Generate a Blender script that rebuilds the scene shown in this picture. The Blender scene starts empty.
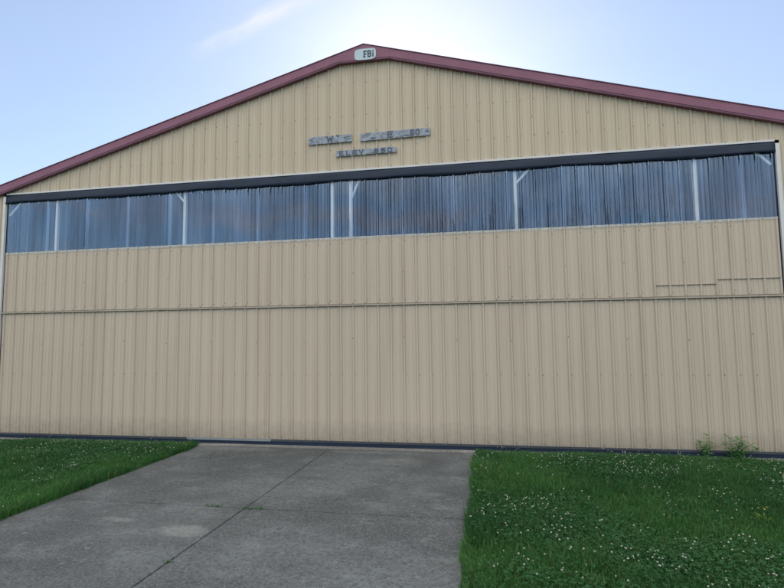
import bpy, bmesh, math, random
import numpy as np
from mathutils import Matrix, Vector

random.seed(7)
rng = np.random.default_rng(11)
scene = bpy.context.scene
COL = scene.collection
R = 0.2286                       # rib pitch of the sheet metal

# ------------------------------------------------------------------ camera
cam_d = bpy.data.cameras.new('camera')
cam = bpy.data.objects.new('camera', cam_d)
COL.objects.link(cam)
r = Vector((0.98332, 0.18154, -0.01108)).normalized()
f = Vector((-0.18000, 0.98009, 0.08376)).normalized()
u = r.cross(f).normalized()
r = f.cross(u).normalized()
M = Matrix(((r.x, u.x, -f.x, 9.462), (r.y, u.y, -f.y, -9.088), (r.z, u.z, -f.z, 1.881), (0, 0, 0, 1)))
cam.matrix_world = M
cam_d.sensor_width = 36.0
cam_d.lens = 525.0 / 784.0 * 36.0
cam_d.clip_start = 0.05
cam_d.clip_end = 3000
scene.camera = cam

# ------------------------------------------------------------------ light
FILL_CLOUD = (9.6, 9.2, 8.8)  # colour of the unseen cloud added to fill the shaded front
SUN_AZ, SUN_EL = -7.7, 27.6      # behind the gable, just under the roof line
az, el = math.radians(SUN_AZ), math.radians(SUN_EL)
sun_dir = Vector((math.sin(az) * math.cos(el), math.cos(az) * math.cos(el), math.sin(el)))
sd = bpy.data.lights.new('sun', 'SUN')
sd.energy = 3.0
sd.angle = math.radians(0.5)
sd.color = (1.0, 0.93, 0.82)
sun = bpy.data.objects.new('sun', sd)
COL.objects.link(sun)
sun.rotation_euler = sun_dir.to_track_quat('Z', 'Y').to_euler()

world = bpy.data.worlds.new('World')
scene.world = world
world.use_nodes = True
wn, wl = world.node_tree.nodes, world.node_tree.links
wn.clear()
w_out = wn.new('ShaderNodeOutputWorld')
w_bg = wn.new('ShaderNodeBackground')
w_bg.inputs['Strength'].default_value = 0.10
sky = wn.new('ShaderNodeTexSky')
sky.sky_type = 'NISHITA'
sky.sun_disc = False
sky.sun_elevation = el
sky.sun_rotation = az
sky.altitude = 250
sky.air_density = 1.0
sky.dust_density = 0.38
sky.ozone_density = 1.6
# thin cirrus, laid out on a flat cloud deck high above
tc = wn.new('ShaderNodeTexCoord')
sep = wn.new('ShaderNodeSeparateXYZ')
wl.new(tc.outputs['Generated'], sep.inputs[0])
zc = wn.new('ShaderNodeMath'); zc.operation = 'MAXIMUM'; zc.inputs[1].default_value = 0.05
wl.new(sep.outputs['Z'], zc.inputs[0])
dx = wn.new('ShaderNodeMath'); dx.operation = 'DIVIDE'
dy = wn.new('ShaderNodeMath'); dy.operation = 'DIVIDE'
wl.new(sep.outputs['X'], dx.inputs[0]); wl.new(zc.outputs[0], dx.inputs[1])
wl.new(sep.outputs['Y'], dy.inputs[0]); wl.new(zc.outputs[0], dy.inputs[1])
cmb = wn.new('ShaderNodeCombineXYZ')
wl.new(dx.outputs[0], cmb.inputs['X']); wl.new(dy.outputs[0], cmb.inputs['Y'])
def wmath(op, a, b):
    x = wn.new('ShaderNodeMath'); x.operation = op
    for i, q in enumerate((a, b)):
        if isinstance(q, (int, float)): x.inputs[i].default_value = q
        else: wl.new(q, x.inputs[i])
    return x.outputs[0]
def wrng(v, a, b, c=0.0, d=1.0):
    x = wn.new('ShaderNodeMapRange')
    for k, q in zip(('From Min', 'From Max', 'To Min', 'To Max'), (a, b, c, d)): x.inputs[k].default_value = q
    wl.new(v, x.inputs['Value'])
    return x.outputs[0]
# thin milky haze
hn = wn.new('ShaderNodeTexNoise'); hn.inputs['Scale'].default_value = 1.1; hn.inputs['Detail'].default_value = 5
wl.new(cmb.outputs[0], hn.inputs['Vector'])
hmix = wn.new('ShaderNodeMix'); hmix.data_type = 'RGBA'
hmix.inputs["B"].default_value = (3.0, 3.55, 4.8, 1)
wl.new(wrng(hn.outputs['Fac'], 0.3, 0.7, 0.30, 0.55), hmix.inputs['Factor'])
wl.new(sky.outputs[0], hmix.inputs['A'])
# one feathered cirrus wisp on the left of the gable
wx = wmath('ADD', dx.outputs[0], 0.94); wy = wmath('ADD', dy.outputs[0], -1.594)
wt = wmath('ADD', wmath('MULTIPLY', wx, 0.909), wmath('MULTIPLY', wy, -0.416))
ws = wmath('ADD', wmath('MULTIPLY', wx, 0.416), wmath('MULTIPLY', wy, 0.909))
st_ = wn.new('ShaderNodeCombineXYZ')
wl.new(wmath('MULTIPLY', wt, 5.0), st_.inputs['X']); wl.new(wmath('MULTIPLY', ws, 22.0), st_.inputs['Y'])
w1 = wn.new('ShaderNodeTexNoise'); w1.inputs['Scale'].default_value = 1.0; w1.inputs['Detail'].default_value = 6; w1.inputs['Distortion'].default_value = 0.6
wl.new(st_.outputs[0], w1.inputs['Vector'])
bend = wmath('MULTIPLY', wmath('SUBTRACT', w1.outputs['Fac'], 0.5), 0.05)
core = wrng(wmath('ABSOLUTE', wmath('ADD', ws, bend), 0.0), 0.008, 0.05, 1.0, 0.0)
wisp = wmath('MULTIPLY', wmath('MULTIPLY', core, wrng(wt, -0.10, 0.22)), wmath('MULTIPLY', wrng(wt, 0.5, 0.75, 1.0, 0.0), wrng(w1.outputs['Fac'], 0.30, 0.60, 0.15, 0.75)))
cmix = wn.new('ShaderNodeMix'); cmix.data_type = 'RGBA'
cmix.inputs['B'].default_value = (4.9, 5.0, 5.4, 1)
wl.new(wisp, cmix.inputs['Factor'])
wl.new(hmix.outputs['Result'], cmix.inputs['A'])
# low warm stratus near the horizon opposite the sun
sn = wn.new('ShaderNodeTexNoise'); sn.inputs['Scale'].default_value = 1.0; sn.inputs['Detail'].default_value = 5
smp = wn.new('ShaderNodeMapping'); smp.inputs['Scale'].default_value = (2.0, 2.0, 26.0)
wl.new(tc.outputs['Generated'], smp.inputs['Vector']); wl.new(smp.outputs[0], sn.inputs['Vector'])
sband = wmath('MULTIPLY', wmath('MULTIPLY', wrng(sep.outputs['Z'], 0.17, 0.215), wrng(sep.outputs['Z'], 0.225, 0.26, 1.0, 0.0)), wmath('MULTIPLY', wrng(sep.outputs['Y'], 0.0, -0.3), wrng(sn.outputs['Fac'], 0.42, 0.66, 0.0, 0.60)))
smix = wn.new('ShaderNodeMix'); smix.data_type = 'RGBA'
smix.inputs['B'].default_value = (5.6, 4.3, 3.9, 1)
wl.new(sband, smix.inputs['Factor'])
# deep blue added low in the unseen rear sky to colour the window reflections
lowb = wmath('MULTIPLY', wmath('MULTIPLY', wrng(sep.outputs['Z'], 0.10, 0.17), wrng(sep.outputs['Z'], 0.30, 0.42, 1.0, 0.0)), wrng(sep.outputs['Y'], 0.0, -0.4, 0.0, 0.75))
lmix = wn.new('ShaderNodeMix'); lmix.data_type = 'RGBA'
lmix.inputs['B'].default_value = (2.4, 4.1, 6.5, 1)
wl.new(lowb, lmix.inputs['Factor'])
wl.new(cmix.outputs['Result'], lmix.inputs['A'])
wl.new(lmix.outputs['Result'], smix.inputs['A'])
# broken cloud added out of view, overhead and behind, to brighten the shaded front
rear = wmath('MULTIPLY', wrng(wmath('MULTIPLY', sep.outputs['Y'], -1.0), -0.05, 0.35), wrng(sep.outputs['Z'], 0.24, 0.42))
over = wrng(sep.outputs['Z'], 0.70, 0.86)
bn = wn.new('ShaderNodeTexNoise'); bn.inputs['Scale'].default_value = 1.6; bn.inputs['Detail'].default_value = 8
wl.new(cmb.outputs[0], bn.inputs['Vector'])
fill_bank = wmath('MULTIPLY', wmath('MAXIMUM', rear, over), wrng(bn.outputs['Fac'], 0.34, 0.52, 0.15, 1.0))
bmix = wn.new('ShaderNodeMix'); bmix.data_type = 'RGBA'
bmix.inputs['B'].default_value = (FILL_CLOUD[0], FILL_CLOUD[1], FILL_CLOUD[2], 1)
wl.new(fill_bank, bmix.inputs['Factor'])
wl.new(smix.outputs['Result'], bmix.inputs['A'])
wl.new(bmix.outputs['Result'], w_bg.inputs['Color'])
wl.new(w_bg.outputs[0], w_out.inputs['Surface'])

vs = scene.view_settings
vs.view_transform = 'Standard'
vs.look = 'None'
vs.gamma = 1.0
vs.use_curve_mapping = False
vs.exposure = 0.92
scene.cycles.max_bounces = 8
scene.cycles.transparent_max_bounces = 16


# ------------------------------------------------------------------ helpers
class NT:
    """small wrapper for building node materials"""
    def __init__(self, name):
        self.m = bpy.data.materials.new(name)
        self.m.use_nodes = True
        self.n, self.l = self.m.node_tree.nodes, self.m.node_tree.links
        self.b = self.n['Principled BSDF']
        self.out = self.n['Material Output']

    def coord(self, scale=(1, 1, 1), loc=(0, 0, 0)):
        t = self.n.new('ShaderNodeTexCoord')
        mpn = self.n.new('ShaderNodeMapping')
        mpn.inputs['Scale'].default_value = scale
        mpn.inputs['Location'].default_value = loc
        self.l.new(t.outputs['Object'], mpn.inputs['Vector'])
        return mpn.outputs[0]

    def noise(self, scale, detail=4, rough=0.55, vec=None, dist=0.0):
        x = self.n.new('ShaderNodeTexNoise')
        x.inputs['Scale'].default_value = scale
        x.inputs['Detail'].default_value = detail
        x.inputs['Roughness'].default_value = rough
        x.inputs['Distortion'].default_value = dist
        self.l.new(vec if vec is not None else self.coord(), x.inputs['Vector'])
        return x.outputs['Fac']

    def rng(self, v, a, b, c=0.0, d=1.0):
        x = self.n.new('ShaderNodeMapRange')
        for k, q in zip(('From Min', 'From Max', 'To Min', 'To Max'), (a, b, c, d)):
            x.inputs[k].default_value = q
        self.l.new(v, x.inputs['Value'])
        return x.outputs[0]

    def math(self, op, a, b=None):
        x = self.n.new('ShaderNodeMath'); x.operation = op
        for i, q in enumerate((a, b)):
            if q is None: continue
            if isinstance(q, (int, float)): x.inputs[i].default_value = q
            else: self.l.new(q, x.inputs[i])
        return x.outputs[0]

    def mix(self, fac, a, b, blend='MIX'):
        x = self.n.new('ShaderNodeMix'); x.data_type = 'RGBA'; x.blend_type = blend
        for k, q in (('Factor', fac), ('A', a), ('B', b)):
            if isinstance(q, (int, float)): x.inputs[k].default_value = q
            elif isinstance(q, tuple): x.inputs[k].default_value = (*q, 1)
            else: self.l.new(q, x.inputs[k])
        return x.outputs['Result']

    def color(self, c):
        if isinstance(c, tuple): self.b.inputs['Base Color'].default_value = (*c, 1)
        else: self.l.new(c, self.b.inputs['Base Color'])

    def set(self, **kw):
        for k, v in kw.items():
            s = self.b.inputs[k.replace('_', ' ')]
            if isinstance(v, (int, float)): s.default_value = v
            else: self.l.new(v, s)

    def bump(self, h, strength=0.3, dist=0.01):
        x = self.n.new('ShaderNodeBump')
        x.inputs['Strength'].default_value = strength
        x.inputs['Distance'].default_value = dist
        self.l.new(h, x.inputs['Height'])
        self.l.new(x.outputs[0], self.b.inputs['Normal'])


class MB:
    """collects shapes, links them as ONE mesh object"""
    def __init__(self):
        self.v, self.f, self.mi = [], [], []

    def face(self, pts, mi=0):
        k = len(self.v)
        self.v += [tuple(p) for p in pts]
        self.f.append(tuple(range(k, k + len(pts))))
        self.mi.append(mi)

    def box(self, x0, x1, y0, y1, z0, z1, mi=0):
        k = len(self.v)
        self.v += [(x0, y0, z0), (x1, y0, z0), (x1, y1, z0), (x0, y1, z0),
                   (x0, y0, z1), (x1, y0, z1), (x1, y1, z1), (x0, y1, z1)]
        for q in ((0, 3, 2, 1), (4, 5, 6, 7), (0, 1, 5, 4), (1, 2, 6, 5), (2, 3, 7, 6), (3, 0, 4, 7)):
            self.f.append(tuple(k + i for i in q)); self.mi.append(mi)

    def bar(self, a, b, w, d, mi=0, up=(0, 1, 0)):
        """square bar from a to b; d is measured along 'up'"""
        a, b = Vector(a), Vector(b)
        t = (b - a).normalized()
        n = Vector(up)
        n = (n - t * n.dot(t)).normalized()
        s = t.cross(n)
        k = len(self.v)
        for p in (a, b):
            for i, j in ((-1, -1), (1, -1), (1, 1), (-1, 1)):
                self.v.append(tuple(p + s * (i * w / 2) + n * (j * d / 2)))
        for q in ((3, 2, 1, 0), (4, 5, 6, 7), (0, 1, 5, 4), (1, 2, 6, 5), (2, 3, 7, 6), (3, 0, 4, 7)):
            self.f.append(tuple(k + i for i in q)); self.mi.append(mi)

    def prism(self, poly, y0, y1, mi=0):
        """polygon in x,z (counter-clockwise seen from -y) pushed from y0 (front) to y1"""
        k, n = len(self.v), len(poly)
        self.v += [(x, y0, z) for x, z in poly] + [(x, y1, z) for x, z in poly]
        self.f.append(tuple(range(k, k + n))); self.mi.append(mi)
        self.f.append(tuple(range(k + 2 * n - 1, k + n - 1, -1))); self.mi.append(mi)
        for i in range(n):
            j = (i + 1) % n
            self.f.append((k + j, k + i, k + n + i, k + n + j)); self.mi.append(mi)

    def disc(self, x, y, z, rad, mi=0, n=6, h=0.006):
        """small fastener head sticking out towards -y"""
        k = len(self.v)
        for yy, rr in ((y, rad), (y - h, rad * 0.75)):
            for i in range(n):
                a = 2 * math.pi * i / n
                self.v.append((x + rr * math.cos(a), yy, z + rr * math.sin(a)))
        for i in range(n):
            j = (i + 1) % n
            self.f.append((k + i, k + j, k + n + j, k + n + i)); self.mi.append(mi)
        self.f.append(tuple(k + n + i for i in range(n))); self.mi.append(mi)

    def tube(self, pts, radii, n=6, mi=0):
        k = len(self.v)
        for i, p in enumerate(pts):
            p = Vector(p)
            t = (Vector(pts[min(i + 1, len(pts) - 1)]) - Vector(pts[max(i - 1, 0)])).normalized()
            s = t.cross(Vector((0.31, 0.87, 0.12))).normalized()
            q = t.cross(s)
            for j in range(n):
                a = 2 * math.pi * j / n
                self.v.append(tuple(p + (s * math.cos(a) + q * math.sin(a)) * radii[i]))
        for i in range(len(pts) - 1):
            for j in range(n):
                jj = (j + 1) % n
                self.f.append((k + i * n + j, k + i * n + jj, k + (i + 1) * n + jj, k + (i + 1) * n + j))
                self.mi.append(mi)

    def build(self, name, mats, parent=None, origin=(0, 0, 0), smooth=False):
        me = bpy.data.meshes.new(name)
        o0 = Vector(origin)
        me.from_pydata([tuple(Vector(p) - o0) for p in self.v], [], self.f)
        if not isinstance(mats, (list, tuple)): mats = [mats]
        for m in mats: me.materials.append(m)
        me.polygons.foreach_set('material_index', self.mi)
        if smooth: me.polygons.foreach_set('use_smooth', [True] * len(self.f))
        me.update()
        o = bpy.data.objects.new(name, me)
        COL.objects.link(o)
        if parent is not None: o.parent = parent
        else: o.location = o0
        return o


def tag(o, label=None, cat=None, group=None, kind=None):
    if label: o['label'] = label
    if cat: o['category'] = cat
    if group: o['group'] = group
    if kind: o['kind'] = kind
    return o


def empty(name, loc):
    e = bpy.data.objects.new(name, None)
    e.empty_display_size = 0.2
    COL.objects.link(e)
    e.location = loc
    return e


# ------------------------------------------------------------------ materials
OX = 7.33                        # mesh coordinates of the hangar start under its ridge
def sheet_metal(name, base, streak_tone):
    t = NT(name)
    big = t.noise(0.35, 3, 0.5)
    streak = t.noise(1.0, 5, 0.6, t.coord((5, 5, 0.22)))
    fine = t.noise(22, 4, 0.6)
    # each 36 inch sheet has weathered to a tone of its own
    tcn = t.n.new('ShaderNodeTexCoord')
    sp = t.n.new('ShaderNodeSeparateXYZ'); t.l.new(tcn.outputs['Object'], sp.inputs[0])
    q = t.math('FLOOR', t.math('DIVIDE', t.math('ADD', sp.outputs['X'], 40.1), 4 * R))
    wnz = t.n.new('ShaderNodeTexWhiteNoise'); wnz.noise_dimensions = '1D'
    t.l.new(q, wnz.inputs['W'])
    c = t.mix(t.rng(wnz.outputs['Value'], 0, 1, 0.0, 0.35), base, tuple(x * 0.86 for x in base))
    c = t.mix(t.rng(big, 0.35, 0.7, 0, 0.35), c, tuple(x * 0.88 for x in base))
    c = t.mix(t.rng(streak, 0.48, 0.78, 0, 0.5), c, streak_tone)  # dirty streaks running down the sheet
    c = t.mix(t.rng(fine, 0.3, 0.8, 0, 0.12), c, streak_tone)
    # shade along the flanks of the tall ribs, painted into the colour
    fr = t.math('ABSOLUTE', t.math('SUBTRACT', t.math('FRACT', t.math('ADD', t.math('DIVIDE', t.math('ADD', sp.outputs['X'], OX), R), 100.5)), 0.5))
    rib_shade = t.math('MULTIPLY', t.rng(fr, 0.02, 0.06), t.rng(fr, 0.09, 0.20, 1, 0))
    c = t.mix(t.math('MULTIPLY', rib_shade, t.rng(streak, 0.3, 0.7, 0.22, 0.46)), c, (streak_tone[0] * 0.80, streak_tone[1] * 0.68, streak_tone[2] * 0.68))
    # mud splashed up from the ground
    mud = t.math('ADD', sp.outputs['Z'], t.math('MULTIPLY', t.noise(9, 5, 0.65), -0.5))
    c = t.mix(t.rng(mud, -0.2, 0.22, 0.5, 0), c, (0.22, 0.18, 0.135))
    t.color(c)
    t.set(Roughness=t.rng(streak, 0.3, 0.8, 0.38, 0.6), Specular_IOR_Level=0.35)
    t.bump(t.noise(3.0, 2, 0.5, t.coord((1, 1, 0.4))), 0.12, 0.02)
    return t.m

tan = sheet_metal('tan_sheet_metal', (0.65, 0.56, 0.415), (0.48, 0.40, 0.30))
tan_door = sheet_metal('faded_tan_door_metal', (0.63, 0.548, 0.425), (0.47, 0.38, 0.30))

def simple(name, col, rough=0.5, var=0.25, scale=8.0, metallic=0.0):
    t = NT(name)
    n = t.noise(scale, 5, 0.6)
    t.color(t.mix(t.rng(n, 0.3, 0.75, 0, 1), col, tuple(x * (1 - var) for x in col)))
    t.set(Roughness=rough, Metallic=metallic)
    t.bump(n, 0.08, 0.005)
    return t.m

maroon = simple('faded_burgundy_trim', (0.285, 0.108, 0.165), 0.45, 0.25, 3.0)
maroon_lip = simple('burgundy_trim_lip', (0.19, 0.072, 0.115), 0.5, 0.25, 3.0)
rail_m = simple('tan_hinge_rail', (0.50, 0.43, 0.33), 0.5, 0.25, 6)
rail_dark = simple('brown_hinge_gap', (0.15, 0.12, 0.09), 0.6, 0.35, 6)
white_trim = simple('white_trim', (0.74, 0.74, 0.72), 0.4, 0.14, 6)
sill_m = simple('chalky_sill', (0.66, 0.64, 0.58), 0.6, 0.35, 14)
tan_trim = simple('tan_trim', (0.64, 0.56, 0.44), 0.45, 0.2, 6)
screw_m = simple('weathered_screw', (0.24, 0.20, 0.16), 0.6, 0.4, 30)
rubber = simple('black_rubber', (0.009, 0.024, 0.055), 0.6, 0.35, 5)
steel_white = simple('white_painted_steel', (0.86, 0.87, 0.87), 0.4, 0.1, 9)
galv = simple('dull_grey_rail', (0.07, 0.08, 0.095), 0.45, 0.35, 4)
galv_light = simple('bare_grey_rail', (0.27, 0.31, 0.33), 0.4, 0.2, 4)
inside = simple('hangar_lining', (0.10, 0.10, 0.10), 0.8, 0.3, 1.0)
badge_m = simple('pale_badge_plate', (0.56, 0.70, 0.74), 0.4, 0.15, 5)
ink = simple('dark_lettering', (0.03, 0.045, 0.07), 0.5, 0.4, 30)
ink_faded = simple('faded_lettering', (0.16, 0.18, 0.21), 0.7, 0.5, 40)
ink_worn = simple('worn_lettering', (0.055, 0.065, 0.085), 0.7, -2.2, 22)

t = NT('weathered_board')
n1 = t.noise(6, 6, 0.65, t.coord((1.0, 1, 7)))
n2 = t.noise(11, 4, 0.6)
c = t.mix(t.rng(n1, 0.35, 0.7), (0.42, 0.48, 0.54), (0.24, 0.28, 0.33))
c = t.mix(t.rng(n2, 0.54, 0.66, 0, 0.8), c, (0.15, 0.16, 0.18))
c = t.mix(t.rng(t.noise(28, 4, 0.7), 0.55, 0.66, 0, 0.7), c, (0.10, 0.11, 0.12))
t.color(c); t.set(Roughness=0.75); t.bump(n1, 0.3, 0.004)
board_m = t.m

# corrugated translucent sheet: clear plastic, hazed and marked with dark upright streaks
def window_mat():
    t = NT('hazed_window_plastic')
    v = t.coord((1, 1, 1))
    haze = t.noise(1.0, 5, 0.6, t.coord((2.2, 1, 0.35)))
    lines = t.noise(1.0, 3, 0.7, t.coord((34, 1, 0.35), (3.1, 0, 0)))
    stre = t.noise(1.0, 6, 0.7, t.coord((17, 1, 1.1), (0.7, 0, 0.4)))
    area = t.noise(0.33, 2, 0.5, t.coord((1, 1, 1.2), (5.5, 0, 0)))
    tcx = t.n.new('ShaderNodeTexCoord'); spx = t.n.new('ShaderNodeSeparateXYZ'); t.l.new(tcx.outputs['Object'], spx.inputs[0])
    bell = t.math('MULTIPLY', t.rng(spx.outputs['X'], -1.5, 1.5), t.rng(spx.outputs['X'], 4.2, 5.6, 1, 0.25))   # the most streaked sheets
    low_ = t.rng(spx.outputs['Z'], 3.7, 4.7, 0.05, -0.035)
    streak_tone = t.math('MULTIPLY', t.rng(t.math('ADD', stre, low_), 0.56, 0.63), t.math('MAXIMUM', bell, t.rng(area, 0.5, 0.62, 0, 0.6)))
    t.color(t.mix(t.rng(haze, 0.35, 0.7), (0.15, 0.32, 0.62), (0.24, 0.44, 0.75)))
    t.set(Roughness=0.14, IOR=1.55, Specular_IOR_Level=0.6)
    t.bump(t.noise(1.0, 3, 0.5, t.coord((5, 1, 1.0))), 0.04, 0.02)
    gl = t.n.new('ShaderNodeBsdfGlossy'); gl.inputs['Roughness'].default_value = 0.05
    gl.inputs['Color'].default_value = (0.85, 0.90, 0.95, 1)
    t.l.new(t.b.inputs['Normal'].links[0].from_socket, gl.inputs['Normal'])
    body = t.n.new('ShaderNodeMixShader'); body.inputs['Fac'].default_value = 0.72
    t.l.new(t.b.outputs[0], body.inputs[1]); t.l.new(gl.outputs[0], body.inputs[2])
    tr = t.n.new('ShaderNodeBsdfTransparent')
    tr.inputs['Color'].default_value = (0.95, 0.97, 0.99, 1)
    mx = t.n.new('ShaderNodeMixShader')
    fac = t.math('ADD', t.rng(lines, 0.42, 0.72, 0.21, 0.30), t.rng(haze, 0.3, 0.7, -0.05, 0.10))
    t.l.new(fac, mx.inputs['Fac'])
    t.l.new(tr.outputs[0], mx.inputs[1]); t.l.new(body.outputs[0], mx.inputs[2])
    df = t.n.new('ShaderNodeBsdfDiffuse'); df.inputs['Color'].default_value = (0.035, 0.035, 0.035, 1)
    mx2 = t.n.new('ShaderNodeMixShader')
    t.l.new(t.math('MULTIPLY', streak_tone, 0.5), mx2.inputs['Fac'])
    t.l.new(mx.outputs[0], mx2.inputs[1]); t.l.new(df.outputs[0], mx2.inputs[2])
    t.l.new(mx2.outputs[0], t.out.inputs['Surface'])
    return t.m
window_m = window_mat()

# old concrete
def concrete(name, base, patches=()):
    t = NT(name)
    big = t.noise(0.5, 5, 0.6, dist=0.4)
    mid = t.noise(2.4, 8, 0.72, dist=0.3)
    blot = t.noise(7.5, 6, 0.7)
    fine = t.noise(19, 7, 0.82)
    grit = t.noise(42, 5, 0.8)
    dk = tuple(x * 0.48 for x in base); lt = tuple(min(1, x * 1.75) for x in base)
    c = t.mix(t.rng(big, 0.40, 0.60), tuple(x * 1.2 for x in base), tuple(x * 0.70 for x in base))
    c = t.mix(t.rng(mid, 0.50, 0.72, 0, 0.7), c, lt)
    c = t.mix(t.rng(t.noise(1.1, 6, 0.68, t.coord((0.7, 2.6, 1), (4, 2, 0))), 0.50, 0.72, 0, 0.6), c, dk)
    c = t.mix(t.rng(blot, 0.50, 0.72, 0, 0.55), c, dk)
    c = t.mix(t.rng(fine, 0.47, 0.62, 0, 0.85), c, dk)
    c = t.mix(t.rng(grit, 0.52, 0.64, 0, 0.85), c, lt)
    for sc, r0, r1, amt, kk, off in ((9, 0.03, 0.075, 0.6, 0.45, 0), (3.3, 0.07, 0.12, 0.6, 1.6, 2.2), (16, 0.04, 0.10, 0.55, 1.6, 5.1)):
        vo = t.n.new('ShaderNodeTexVoronoi'); vo.inputs['Scale'].default_value = sc
        t.l.new(t.coord((1, 1.5, 1), (off, off * 0.3, 0)), vo.inputs['Vector'])
        d = t.math('ADD', vo.outputs['Distance'], t.math('MULTIPLY', t.math('SUBTRACT', fine, 0.5), 0.10))
        c = t.mix(t.rng(d, r0, r1, amt, 0), c, tuple(x * kk for x in base))
    # hairline cracks
    cv = t.n.new('ShaderNodeTexVoronoi'); cv.feature = 'DISTANCE_TO_EDGE'; cv.inputs['Scale'].default_value = 0.55
    wv = t.n.new('ShaderNodeTexNoise'); wv.inputs['Scale'].default_value = 3.0; wv.inputs['Detail'].default_value = 6
    t.l.new(t.coord(), wv.inputs['Vector'])
    va = t.n.new('ShaderNodeVectorMath'); va.operation = 'MULTIPLY_ADD'
    t.l.new(wv.outputs['Color'], va.inputs[0]); va.inputs[1].default_value = (0.25, 0.25, 0); t.l.new(t.coord((1, 1, 1), (3.3, 1.9, 0)), va.inputs[2])
    t.l.new(va.outputs[0], cv.inputs['Vector'])
    crack = t.math('MULTIPLY', t.rng(cv.outputs['Distance'], 0.0, 0.0035, 1, 0), t.rng(big, 0.50, 0.58, 0, 0.55))
    c = t.mix(crack, c, tuple(x * 0.35 for x in base))
    if patches:
        tcn = t.n.new('ShaderNodeTexCoord')
        sp = t.n.new('ShaderNodeSeparateXYZ'); t.l.new(tcn.outputs['Object'], sp.inputs[0])
        wob = t.noise(5, 7, 0.7)
        for px, py, rx, ry, amt in patches:
            a = t.math('DIVIDE', t.math('SUBTRACT', sp.outputs['X'], px), rx)
            b = t.math('DIVIDE', t.math('SUBTRACT', sp.outputs['Y'], py), ry)
            d = t.math('SQRT', t.math('ADD', t.math('MULTIPLY', a, a), t.math('MULTIPLY', b, b)))
            d = t.math('ADD', d, t.math('MULTIPLY', t.math('SUBTRACT', wob, 0.5), 1.3))
            c = t.mix(t.math('MULTIPLY', t.rng(d, 0.55, 1.1, amt, 0), t.rng(fine, 0.35, 0.6, 1, 0.55)), c, (base[0] * 2.1, base[1] * 2.1, base[2] * 1.95))
    t.color(c)
    t.set(Roughness=0.9, Specular_IOR_Level=0.2)
    t.bump(t.math('ADD', t.math('MULTIPLY', fine, 0.6), t.math('MULTIPLY', grit, 0.4)), 0.6, 0.005)
    return t.m

PATCH = [(6.42, -4.17, 0.30, 0.17, 0.75), (5.62, -3.98, 0.13, 0.07, 0.55), (5.44, -3.95, 0.09, 0.06, 0.4),
         (6.2, -4.75, 0.08, 0.05, 0.3), (8.75, -2.6, 0.16, 0.08, 0.3), (8.0, -1.0, 0.5, 0.22, 0.3),
         (8.9, -3.1, 0.11, 0.05, 0.35), (5.2, -0.42, 0.7, 0.16, 0.35), (7.6, -0.4, 0.9, 0.14, 0.3)]
conc = concrete('old_grey_concrete', (0.130, 0.142, 0.143), PATCH)
conc_pale = concrete('pale_concrete', (0.26, 0.255, 0.24))

t = NT('dirt_in_joint'); t.color((0.035, 0.032, 0.028)); t.set(Roughness=1.0); joint_m = t.m

t = NT('lawn_soil')
n = t.noise(1.2, 6, 0.6); n2 = t.noise(25, 4, 0.6)
c = t.mix(t.rng(n, 0.35, 0.65), (0.030, 0.052, 0.018), (0.05, 0.075, 0.024))
c = t.mix(t.rng(n2, 0.4, 0.7, 0, 0.6), c, (0.028, 0.030, 0.016))
t.color(c); t.set(Roughness=1.0); t.bump(n2, 0.6, 0.03)
soil = t.m

def leafy(name, a, b, c3=None, rough=0.55, trans=0.25):
    t = NT(name)
    at = t.n.new('ShaderNodeAttribute'); at.attribute_name = 'tint'
    col = t.mix(at.outputs['Fac'], a, b)
    if c3 is not None: col = t.mix(t.rng(at.outputs['Fac'], 0.93, 0.97), col, c3)
    t.color(col)
    t.set(Roughness=rough, Specular_IOR_Level=0.3)
    tl = t.n.new('ShaderNodeBsdfTranslucent')
    t.l.new(col, tl.inputs['Color'])
    mx = t.n.new('ShaderNodeMixShader'); mx.inputs['Fac'].default_value = trans
    t.l.new(t.b.outputs[0], mx.inputs[1]); t.l.new(tl.outputs[0], mx.inputs[2])
    t.l.new(mx.outputs[0], t.out.inputs['Surface'])
    return t.m

grass_m = leafy('grass_blade', (0.018, 0.084, 0.026), (0.082, 0.225, 0.052), (0.24, 0.22, 0.09))
clover_m = leafy('clover_leaf', (0.026, 0.110, 0.040), (0.055, 0.175, 0.058))
petal_m = leafy('clover_petal', (0.66, 0.66, 0.58), (0.48, 0.48, 0.36), trans=0.3)
weed_m = leafy('weed_leaf', (0.07, 0.22, 0.05), (0.13, 0.32, 0.075))
lime_m = leafy('yellow_green_leaf', (0.14, 0.24, 0.03), (0.30, 0.36, 0.04))
yellow_m = simple('yellow_petal', (0.55, 0.50, 0.04), 0.6, 0.3, 60)

# ------------------------------------------------------------------ ground
def struct(o):
    return tag(o, kind='structure')

g = MB(); g.face([(-900, -900, -0.03), (900, -900, -0.03), (900, 900, -0.03), (-900, 900, -0.03)])
struct(g.build('ground', soil))

g = MB(); g.box(-30, 45, -46, -20, -0.3, 0.0)  # unseen paving added behind the camera to bounce sunlight onto the front
struct(g.build('added_bounce_slab', conc_pale))

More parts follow.
